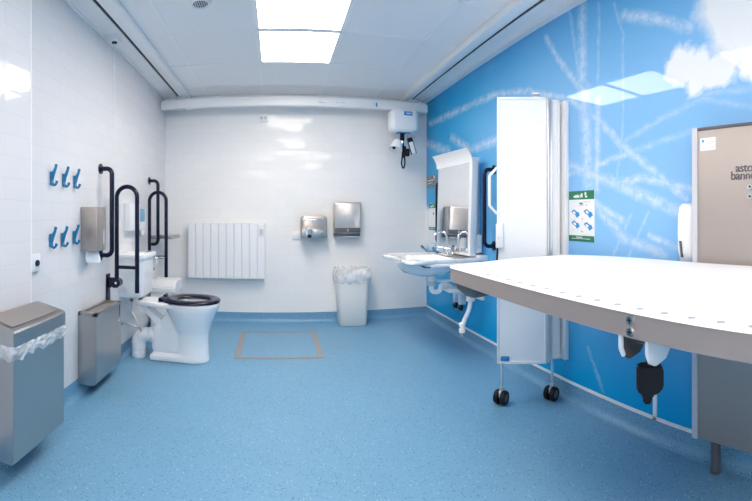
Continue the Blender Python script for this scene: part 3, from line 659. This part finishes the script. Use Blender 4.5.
MB().box((1.57, 2.97, .745), (XR, 3.60, .80), .008).build('wall_ledge', M['ceramic'], t)
for x, y in ((1.00, 3.53), (1.03, 2.96)): MB().cyl((x, y, .7825), (x, y, .7865), .030, .028).build('corner_inlay', M['fog'], t)
MB().tube([(1.06, 2.945, .752), (1.09, 2.94, .735), (1.14, 2.94, .733)], .007).build('height_lever', M['ink'], t)
MB().box((1.10, 2.935, .728), (1.57, 2.965, .752), .006).build('front_apron', M['plastic'], t)
MB().cyl((1.255, 3.215, .6632), (1.255, 3.215, .6665), .024).build('plug_hole', M['chrome'], t)
MB().box((1.46, 3.02, .60), (1.64, 3.08, .75), .006).box((1.46, 3.44, .60), (1.64, 3.50, .75), .006).box((1.63, 3.02, .42), (XR, 3.50, .75), .004).build('support_bracket', M['plastic'], t)
# trap and waste
MB().cyl((1.255, 3.215, .58), (1.255, 3.215, .636), .034).build('waste_fitting', M['pvc'], t)
MB().cyl((1.255, 3.215, .545), (1.255, 3.215, .582), .037).build('compression_nut', M['fog'], t)
tp = fillet([(1.255, 3.215, .55), (1.255, 3.215, .49), (1.33, 3.20, .49), (1.33, 3.20, .55), (1.39, 3.20, .545), (1.46, 3.22, .50), (1.60, 3.22, .48)], .045, 8)
MB().tube(tp, .021, 16).build('trap', M['pvc'], t)
MB().prism([(1.38, 3.14, .52), (1.64, 3.14, .49), (1.64, 3.14, .45), (1.38, 3.14, .485)], (0, .22, 0), .01).build('trap_tray', M['plastic'], t)
MB().cyl((1.255, 3.215, .585), (1.42, 3.18, .58), .012).build('waste_arm', M['pvc'], t)
for y in (3.47, 3.36):
    MB().box((1.575, y - .024, .33), (1.635, y + .024, .47), .006).build('pipe_cover', M['plastic'], t)
    vv = MB().cyl((1.60, y, .29), (1.60, y, .335), .014).cyl((1.585, y - .03, .295), (1.585, y + .02, .295), .015).build('isolating_valve', M['black'], t)
    MB().cyl((1.60, y - .005, .26), (1.60, y - .005, .292), .009).build('copper_tail', M['copper'], vv)

t = thing('basin_tap', 'chrome swan-neck mixer tap on the rear of the basin', 'tap', (1.43, 3.28, .784))
MB().box((1.385, 3.20, .783), (1.455, 3.38, .815), .012, 3).cyl((1.425, 3.285, .81), (1.425, 3.285, .84), .017).build('body', M['chrome'], t)
MB().tube(fillet([(1.425, 3.285, .83), (1.425, 3.285, .985), (1.31, 3.285, .985), (1.298, 3.285, .89)], .055, 12), .0085).cyl((1.298, 3.285, .885), (1.300, 3.285, .905), .0105).build('swan_neck_spout', M['chrome'], t)
for y in (3.21, 3.365): MB().cyl((1.42, y, .81), (1.42, y, .845), .02).tube([(1.42, y, .84), (1.36, y - .01, .85)], .007).build('tap_handle', M['chrome'], t)
t = thing('tap_lever', 'dark blue tipped lever pair at the far rear of the basin', 'lever', (1.40, 3.48, .78))
MB().tube(fillet([(1.43, 3.45, .785), (1.43, 3.45, .80), (1.33, 3.51, .80), (1.29, 3.55, .845)], .012), .007).build('long_lever', M['blue'], t)
MB().tube([(1.303, 3.535, .831), (1.288, 3.552, .848)], .011).build('lever_tip', M['tread'], t)
MB().tube([(1.40, 3.42, .79), (1.37, 3.44, .815), (1.36, 3.45, .84)], .011).build('short_lever', M['blue'], t)

# mirror cabinet: rotated a little towards the camera
t = thing('mirror_unit', 'tall mirror in a white framed unit with curved top hood above the basin', 'mirror', (1.52, 3.03, .79))
dl = .087; R_ = Matrix.Translation((1.505, 3.005, .79)) @ Matrix.Rotation(dl, 4, 'Z') @ Matrix.Rotation(.03, 4, 'Y') @ Matrix.Translation((0, 0, -.79))   # local y along the unit, x = depth (+x to the wall)
W_ = .60
MB().box((0, 0, .795), (.06, W_, 1.575), .006, mtx=R_).build('frame', M['plastic'], t)
MB().box((-.004, .035, .82), (.001, W_ - .012, 1.57), .0, mtx=R_).build('mirror_glass', M['mirror'], t, smooth=False)
b = MB().prism([(XR, 3.115, .802), (1.578, 3.115, .802), (1.550, 3.005 + W_ - .03, .802), (XR, 3.005 + W_ - .03, .802)], (0, 0, .77), .003); b.build('side_casing', M['plastic'], t)
# hood: curved lip along the top
hr = []
for k in range(9):
    u = k / 8; zz = 1.558 + .112 * u; xx = -.006 - .050 * u ** 2
    hr.append((xx, zz))
hp = [(x, z) for x, z in hr] + [(x + .008, z) for x, z in reversed(hr)]
MB().loft([[(x, y, z - .012 * (y < 0) ) for x, z in hp] for y in (-.012, .02, W_ * .5, W_ + .02)], mtx=R_).build('hood', M['plastic'], t, angle=50)
MB().box((0, .0, 1.56), (.07, W_, 1.60), .004, mtx=R_).build('top_cap', M['plastic'], t)
t = thing('control_switch', 'small white control box on the near side of the mirror unit', 'control box', (1.6, 3.03, .9))
MB().box((1.572, 3.03, .815), (1.63, 3.114, .965), .006).build('housing', M['plastic'], t)
MB().box((1.59, 3.028, .86), (1.61, 3.031, .868)).build('marking', M['faint'], t)

# signs on the mural
t = thing('dark_sign', 'small dark grey landscape sign on the mural beyond the mirror', 'sign', (XR, 4.2, 1.5))
box('board', (XR - .004, 4.08, 1.43), (XR, 4.375, 1.56), M['sign'], t)
MB().box((XR - .0055, 4.14, 1.50), (XR - .0035, 4.34, 1.512)).box((XR - .0055, 4.12, 1.52), (XR - .0035, 4.17, 1.55)).box((XR - .0055, 4.2, 1.475), (XR - .0035, 4.34, 1.482)).build('print', M['faint'], t)

def poster(name, label, y0, y1, z0, z1, figures):
    """y1 is the far (left) edge"""
    t = thing(name, label, 'poster', (XR, (y0 + y1) / 2, z0), 'instruction posters on the mural')
    W, Hh = y1 - y0, z1 - z0; X = XR - .004
    Yp = lambda u: y1 - u * W; Zp = lambda v: z1 - v * Hh
    def strip(b, u0, u1, v0, v1, d=.0012): b.box((X - d, Yp(u1), Zp(v1)), (X, Yp(u0), Zp(v0)))
    box('sheet', (X, y0, z0), (XR, y1, z1), M['poster'], t)
    b = MB(); strip(b, 0, 1, 0, .17); b.build('green_band', M['green'], t)
    b = MB(); strip(b, 0, 1, .885, 1); b.build('green_band', M['green'], t)
    b = MB()
    for u0, u1, v0, v1 in ((.20, .25, .09, .13), (.26, .32, .08, .135), (.33, .37, .07, .135), (.38, .42, .085, .135), (.45, .48, .07, .135), (.50, .56, .05, .13), (.64, .70, .03, .09), (.66, .74, .10, .135), (.30, .55, .91, .925), (.12, .85, .94, .95)): strip(b, u0, u1, v0, v1, .002)
    b.build('white_lettering', M['poster'], t)
    b = MB()
    for u0, u1, v in ((.08, .40, .20), (.58, .90, .205), (.60, .88, .225), (.08, .28, .56), (.08, .25, .77), (.55, .95, .86)): strip(b, u0, u1, v, v + .008)
    b.build('small_print', M['faint'], t)
    if figures:
        for cu, cv, s_ in ((.27, .45, 1), (.77, .45, 1.05), (.27, .67, 1), (.77, .70, 1)):
            b = MB(); poly = [(-.17, -.05), (-.05, -.085), (.04, -.04), (.12, -.03), (.17, .03), (.06, .085), (.0, .03), (-.10, .0)]
            b.prism([(X, Yp(cu + u * s_), Zp(cv + v * s_)) for u, v in poly], (-.0012, 0, 0)).build('blue_drawing', M['print_blue'], t)
        b = MB(); strip(b, .42, .56, .23, .26); b.build('blue_drawing', M['print_blue'], t)
        for cu, cv in ((.23, .43), (.74, .42), (.25, .65), (.74, .685)):
            MB().prism([(X - .0012, Yp(cu + u), Zp(cv + v)) for u, v in ((-.06, -.03), (.02, -.02), (.06, .02), (.0, .035), (-.05, .01))], (-.001, 0, 0)).build('white_figure', M['poster'], t)
        for q_ in ((.44, .58, .265, .29), (.68, .73, .27, .29), (.70, .74, .36, .40), (.52, .56, .54, .57), (.50, .56, .79, .82)):
            b = MB(); strip(b, *q_); b.build('figure_detail', M['pink'], t)
    else:
        b = MB(); strip(b, .62, .74, .33, .42); b.build('dark_figure', M['ink'], t)
    return t
poster('instruction_poster', 'instruction poster with green bands and four blue drawings beside the folding screen', 1.725, 1.948, .972, 1.272, True)
poster('instruction_poster', 'smaller white notice with green bands on the mural beyond the mirror', 4.10, 4.30, .965, 1.25, False)

# ---------------------------------------------------------------- folding shower screen
t = thing('folding_screen', 'tall white folding shower screen on castors in front of the mural wall', 'folding screen', (1.38, 2.07, 0))
P1 = Vector((1.263, 2.158, 0)); P2 = Vector((1.512, 1.991, 0)); u_ = (P2 - P1).normalized(); nn = Vector((-u_.y, u_.x, 0))
def leaf(org, L, z0, z1, m2=None):
    mt = Matrix.Translation(org) @ Matrix(((u_.x, nn.x, 0, 0), (u_.y, nn.y, 0, 0), (0, 0, 1, 0), (0, 0, 0, 1)))
    pnl = MB().box((.010, .006, z0 + .012), (L - .010, .018, z1 - .012), mtx=mt).build('panel', M['white_panel'], t)
    fr = MB()
    for lo, hi in (((0, 0, z0), (.014, .024, z1)), ((L - .014, 0, z0), (L, .024, z1)), ((0, 0, z0), (L, .024, z0 + .016)), ((0, 0, z1 - .016), (L, .024, z1))): fr.box(lo, hi, .002, mtx=mt)
    fr.build('frame', M['alu'], pnl); return mt, pnl
mt, p_a = leaf(P1, .300, .235, 1.838)
cl = MB().box((.022, -.004, .254), (.075, .004, .280), .008, 3, mtx=mt).build('clip_tag', M['print_blue'], t)
leaf(P2 + nn * .035 - u_ * .255, .335, .25, 1.832)
leaf(P2 + nn * .068 - u_ * .235, .34, .25, 1.826)
MB().box((.302, .0, .24), (.316, .022, 1.834), .003, mtx=mt).build('hinge_profile', M['alum'], t)
MB().box((.320, .030, .25), (.335, .036, 1.83), .001, mtx=mt).build('hinge_profile', M['alum'], t)
MB().box((1.625, 1.955, .24), (XR, 2.01, 1.83), .003).build('wall_channel', M['alu'], t)
MB().box((.222, .10, 1.79), (.252, .12, 1.89), .002, mtx=mt).box((.215, .085, 1.877), (.259, .14, 1.89), .002, mtx=mt).build('top_bracket', M['alum'], t)
MB().tube(fillet([P1 + Vector((0, 0, 1.412)), P1 - u_ * .045 + Vector((0, 0, 1.365)), P1 - u_ * .045 + Vector((0, 0, 1.185)), P1 + Vector((0, 0, 1.135))], .02), .0085).build('handle', M['plastic'], t)
def castor(px, py, ztop, ang):
    c = MB().cyl((px, py, .085), (px, py, ztop), .0085).cyl((px, py, .080), (px, py, .098), .016).build('castor_stem', M['alum'], t)
    A_ = Matrix.Translation((px, py, 0)) @ Matrix.Rotation(ang, 4, 'Z')
    hd_ = MB().box((-.012, -.020, .035), (.030, .020, .080), .012, 3, mtx=A_).build('castor_housing', M['fog'], t)
    for s_ in (-1, 1):
        wl = MB()
        wl.loft([[(A_ @ Vector((.010 + r * math.cos(a), s_ * y, .041 + r * math.sin(a)))) for a in [2 * PI * k / 28 for k in range(28)]] for y, r in ((.006, .036), (.009, .041), (.030, .041), (.036, .037), (.037, .026), (.033, .024), (.033, .008))])
        wo = wl.build('castor_wheel', M['black'], t, angle=50)
        MB().loft([[(A_ @ Vector((.010 + r * math.cos(a), s_ * y, .041 + r * math.sin(a)))) for a in [2 * PI * k / 20 for k in range(20)]] for y, r in ((.032, .024), (.0355, .022), (.0355, .004))]).build('hub', M['tread'], wo)
c1 = P1 + u_ * .03; castor(c1.x, c1.y, .24, -2.6)
c2 = P2 + nn * .05 + u_ * .035; castor(c2.x, c2.y, .26, -2.8)

t = thing('hand_control', 'white hand control with black cable clipped to the screen edge', 'hand control', (1.27, 2.13, 1.0))
MB().box((-.006, -.030, .932), (.040, -.001, 1.078), .006, mtx=mt).build('body', M['plastic'], t)
MB().box((.008, -.032, .985), (.014, -.029, 1.0), mtx=mt).build('indicator', M['faint'], t)
A0 = mt @ Vector((.004, -.012, .935))
MB().tube(fillet([A0, A0 + Vector((-.004, 0, -.08)), A0 + Vector((0, .02, -.20)), A0 + Vector((.10, .18, -.26)), A0 + Vector((XR - A0.x - .002, .30, -.15))], .05), .0055).build('cable', M['black'], t)

# ---------------------------------------------------------------- shower table
TX0, TX1, TY0, TY1, ZB, ZT = .815, 1.535, -.02, 1.875, .81, .878
t = thing('shower_table', 'long white height-adjustable shower table with a wide satin steel edge', 'shower table', (1.2, .93, .8))
out = rrect(TX0, TX1, TY0, TY1, .05, 8); inn = rrect(TX0 + .03, TX1 - .03, TY0 + .03, TY1 - .03, .03, 8)
MB().loft([[(x, y, z) for x, y in o_] for o_, z in ((out, ZB), (out, ZT), (inn, ZT), (inn, ZB))], closed=True).build('edge_frame', M['rail_steel'], t)
def topz(x, y):
    a = min(1, max(0, (x - TX0) / .45)); a = a * a * (3 - 2 * a); e = min(1, max(0, (TY1 - y) / .7)); e2 = min(1, max(0, (y - TY0) / .4))
    return .884 + .040 * a * (.35 + .65 * e * (2 - e)) * (.6 + .4 * e2)
def lid(u, v):
    # map the square onto the rounded outline
    x = TX0 - .003 + (TX1 - TX0 + .006) * u; y = TY0 - .003 + (TY1 - TY0 + .006) * v
    r = .055
    for X, sx in ((TX0 - .003, 1), (TX1 + .003, -1)):
        for Y, sy in ((TY0 - .003, 1), (TY1 + .003, -1)):
            ax, ay = (x - X) * sx, (y - Y) * sy
            if ax < r and ay < r:
                vx, vy = r - ax, r - ay; mx_ = max(vx, vy); L = math.hypot(vx, vy)
                if L > 1e-9: k = mx_ / L; ax, ay = r - vx * k, r - vy * k; x, y = X + sx * ax, Y + sy * ay
    return x, y
NU, NV = 44, 100
tb = bmesh.new(); top_v = [[None] * (NV + 1) for _ in range(NU + 1)]
us = [0, .006, .012, .02, .035] + [.035 + .93 * k / 34 for k in range(1, 35)] + [.98, .988, .994, 1.0]; us = us[:4] + us[4:]
vs = [0, .002, .005, .01, .02] + [.02 + .96 * k / 90 for k in range(1, 91)] + [.985, .99, .995, .998, 1.0]
NU, NV = len(us) - 1, len(vs) - 1
top_v = []
for i, u in enumerate(us):
    row = []
    for j, v in enumerate(vs):
        x, y = lid(u, v); e = min(x - TX0 + .003, TX1 + .003 - x, y - TY0 + .003, TY1 + .003 - y); drop = .010 * (1 - min(1, max(0, e) / .012)) ** 2
        row.append(tb.verts.new((x, y, topz(x, y) - drop)))
    top_v.append(row)
for i in range(NU):
    for j in range(NV): tb.faces.new((top_v[i][j], top_v[i + 1][j], top_v[i + 1][j + 1], top_v[i][j + 1]))
loop = [top_v[i][0] for i in range(NU + 1)] + [top_v[NU][j] for j in range(1, NV + 1)] + [top_v[i][NV] for i in range(NU - 1, -1, -1)] + [top_v[0][j] for j in range(NV - 1, 0, -1)]
low = [tb.verts.new((v.co.x, v.co.y, ZT - .004)) for v in loop]
for k in range(len(loop)): tb.faces.new((loop[k], loop[(k + 1) % len(loop)], low[(k + 1) % len(loop)], low[k]))
tb.faces.new(low)
bmesh.ops.recalc_face_normals(tb, faces=tb.faces)
MB().add(tb).build('mattress_cover', M['cover'], t, angle=70)
y = .06
while y < 1.80:
    x = TX0 + .020; MB().cyl((x, y, topz(x, y) - .002), (x, y, topz(x, y) + .0006), .0105, seg=14).build('eyelet', M['marks'], t); y += .08
MB().box((TX0 + .02, TY0 + .02, .800), (TX1 - .02, TY1 - .02, .812), .003).build('underside', M['fog'], t)
for z in (.856, .826):
    sc_ = MB().cyl((TX0 - .007, .714, z), (TX0, .714, z), .0115, .0135).build('screw', M['chrome'], t)
    MB().box((TX0 - .0078, .707, z - .0018), (TX0 - .0068, .721, z + .0018)).box((TX0 - .0078, .7122, z - .008), (TX0 - .0068, .7158, z + .008)).build('screw_slot', M['dark'], sc_)
# drain sump, hose
dr = MB().loft([[(x, y_, z) for x, y_ in rrect(.88 - a, .88 + b__, 1.745 - c_, 1.745 + d_, .02)] for z, a, b__, c_, d_ in ((.812, .040, .20, .12, .12), (.775, .036, .15, .09, .09), (.752, .02, .06, .05, .05), (.745, .01, .04, .03, .03))]).build('drain_sump', M['grey_tray'], t)
MB().cyl((.876, 1.74, .728), (.876, 1.74, .75), .022).build('drain_collar', M['pvc'], t)
MB().tube(fillet([(.876, 1.74, .735), (.873, 1.745, .69), (.858, 1.78, .62), (.854, 1.785, .585)], .12), .0105).cyl((.853, 1.785, .600), (.853, 1.785, .615), .0155).cyl((.853, 1.785, .572), (.853, 1.785, .588), .0155).build('drain_hose', M['pvc'], t)
MB().cyl((.853, 1.785, .553), (.853, 1.785, .574), .009).build('hose_tail', M['metal_strip'], t)
# side-rail brackets under the front edge
def brk(y, m):
    pr_ = [(.822, .815), (.92, .815), (.925, .765), (.905, .742), (.86, .733), (.832, .748), (.822, .772)]
    return MB().prism([(x, y, z) for x, z in pr_], (0, .010, 0), .003).build('bracket_plate', m, t)
brk(.755, M['grey_tray']); MB().prism([(.8205, .754, .815), (.832, .754, .815), (.832, .754, .773), (.842, .754, .752), (.834, .754, .744), (.8205, .754, .771)], (0, .012, 0), .002).build('bracket_edge', M['plastic'], t); brk(.665, M['plastic'])  # white plate: its shaded face is painted taupe, front edge left white
MB().box((.905, .66, .775), (.93, .77, .812), .003).build('bracket_bar', M['grey_tray'], t)
MB().cyl((.875, .70, .79), (.875, .755, .79), .012).build('pivot_pin', M['tread'], t)
MB().cyl((.885, .6645, .79), (.885, .6655, .79), .004).build('screw', M['tread'], t)
A_ = Matrix.Translation((.873, .698, .682)) @ Matrix.Rotation(math.radians(-45), 4, 'Z')
oc = [(-.028, .048), (.026, .048), (.036, .038), (.036, -.012), (.022, -.028), (.006, -.032), (.002, -.056), (-.019, -.053), (-.019, -.032), (-.036, -.018), (-.036, .040)]
MB().prism([(x, -.018, z) for x, z in oc], (0, .036, 0), .004, mtx=A_).box((-.010, -.010, .03), (.020, .010, .070), .003, mtx=A_).build('release_lever', M['black'], t)
# cantilever arms back to the wall unit
for y in (.15, .80): MB().box((1.0, y - .025, .765), (1.565, y + .025, .80), .004).build('support_arm', M['rail_steel'], t)

# steel wall unit
t = thing('wall_unit', 'tall satin steel backboard of the shower table on the mural wall', 'wall unit', (1.6, .3, .8))
WX = 1.56
MB().box((WX, -.20, .146), (XR, .992, 1.505), .002).build('backboard', M['steel_panel'], t)
MB().box((WX - .006, .976, .140), (XR, 1.004, 1.513), .003).build('edge_profile', M['fog'], t)
MB().box((WX - .004, -.21, 1.500), (XR, .978, 1.513), .002).build('top_edge', M['ink'], t)
MB().cyl((1.595, .905, 0), (1.595, .905, .15), .022).cyl((1.595, .905, 0), (1.595, .905, .010), .025).build('foot', M['tread'], t)
MB().cyl((1.595, 0.0, 0), (1.595, 0.0, .15), .022).build('foot', M['tread'], t)
st = MB().box((WX - .002, .884, 1.410), (WX, .962, 1.465)).build('sticker', M['poster'], t)
MB().cyl((WX - .003, .948, 1.452), (WX - .001, .948, 1.452), .006).build('blue_dot', M['print_blue'], st)
MB().box((WX - .0026, .889, 1.445), (WX - .001, .934, 1.448)).box((WX - .0026, .889, 1.438), (WX - .001, .929, 1.440)).box((WX - .0026, .889, 1.423), (WX - .001, .954, 1.425)).build('sticker_print', M['faint'], st)
def text(body, y, z, size, parent):
    c = bpy.data.curves.new('lettering', 'FONT'); c.body = body; c.size = size; c.extrude = .0006; c.space_character = .95; c.offset = .0004
    tmp = bpy.data.objects.new('tmp_text', c); COL.objects.link(tmp); bpy.context.view_layer.update()
    me = bpy.data.meshes.new_from_object(tmp.evaluated_get(bpy.context.evaluated_depsgraph_get())); me.name = 'lettering'; me.materials.clear(); me.materials.append(M['ink']); bpy.data.objects.remove(tmp)
    o = bpy.data.objects.new('lettering', me); COL.objects.link(o)
    o.rotation_euler = (PI / 2, 0, -PI / 2); c.materials.append(M['ink'])
    o.parent = parent; o.location = Vector((WX - .0012, y, z)) - Vector(parent['_o']); return o
text('astor', .789, 1.310, .050, t); text('bannerman', .812, 1.278, .050, t)
for z in (1.246, 1.206):
    q_ = MB().cyl((WX, .722, z), (WX - .007, .722, z), .011).build('screw_cap', M['alum'], t)
    MB().cyl((WX - .006, .720, z), (WX - .008, .720, z), .005).build('screw_hole', M['dark'], q_)

t = thing('handset_holder', 'rounded white wall handset beside the left edge of the steel backboard', 'handset', (XR, 1.06, 1.0))
b = MB()
sec = [(.905, .030, .050), (.915, .040, .062), (.96, .046, .072), (1.04, .046, .078), (1.12, .046, .074), (1.165, .043, .068), (1.182, .034, .055)]
b.loft([[(x, y_, z) for x, y_ in rrect(XR - dep, XR, 1.060 - hw, 1.060 + hw, min(.02, hw * .6))] for z, hw, dep in sec]).build('shell', M['plastic'], t, angle=60)
MB().prism([(XR - .082, 1.085, 1.01), (XR - .082, 1.075, 1.01), (XR - .072, 1.07, .935), (XR - .072, 1.082, .935)], (.02, 0, 0)).build('slot', M['tread'], t)
MB().tube([(XR - .04, 1.07, .91), (XR - .04, 1.07, .86)], .012).build('cable', M['black'], t)

for o in bpy.data.objects:
    if '_o' in o: del o['_o']
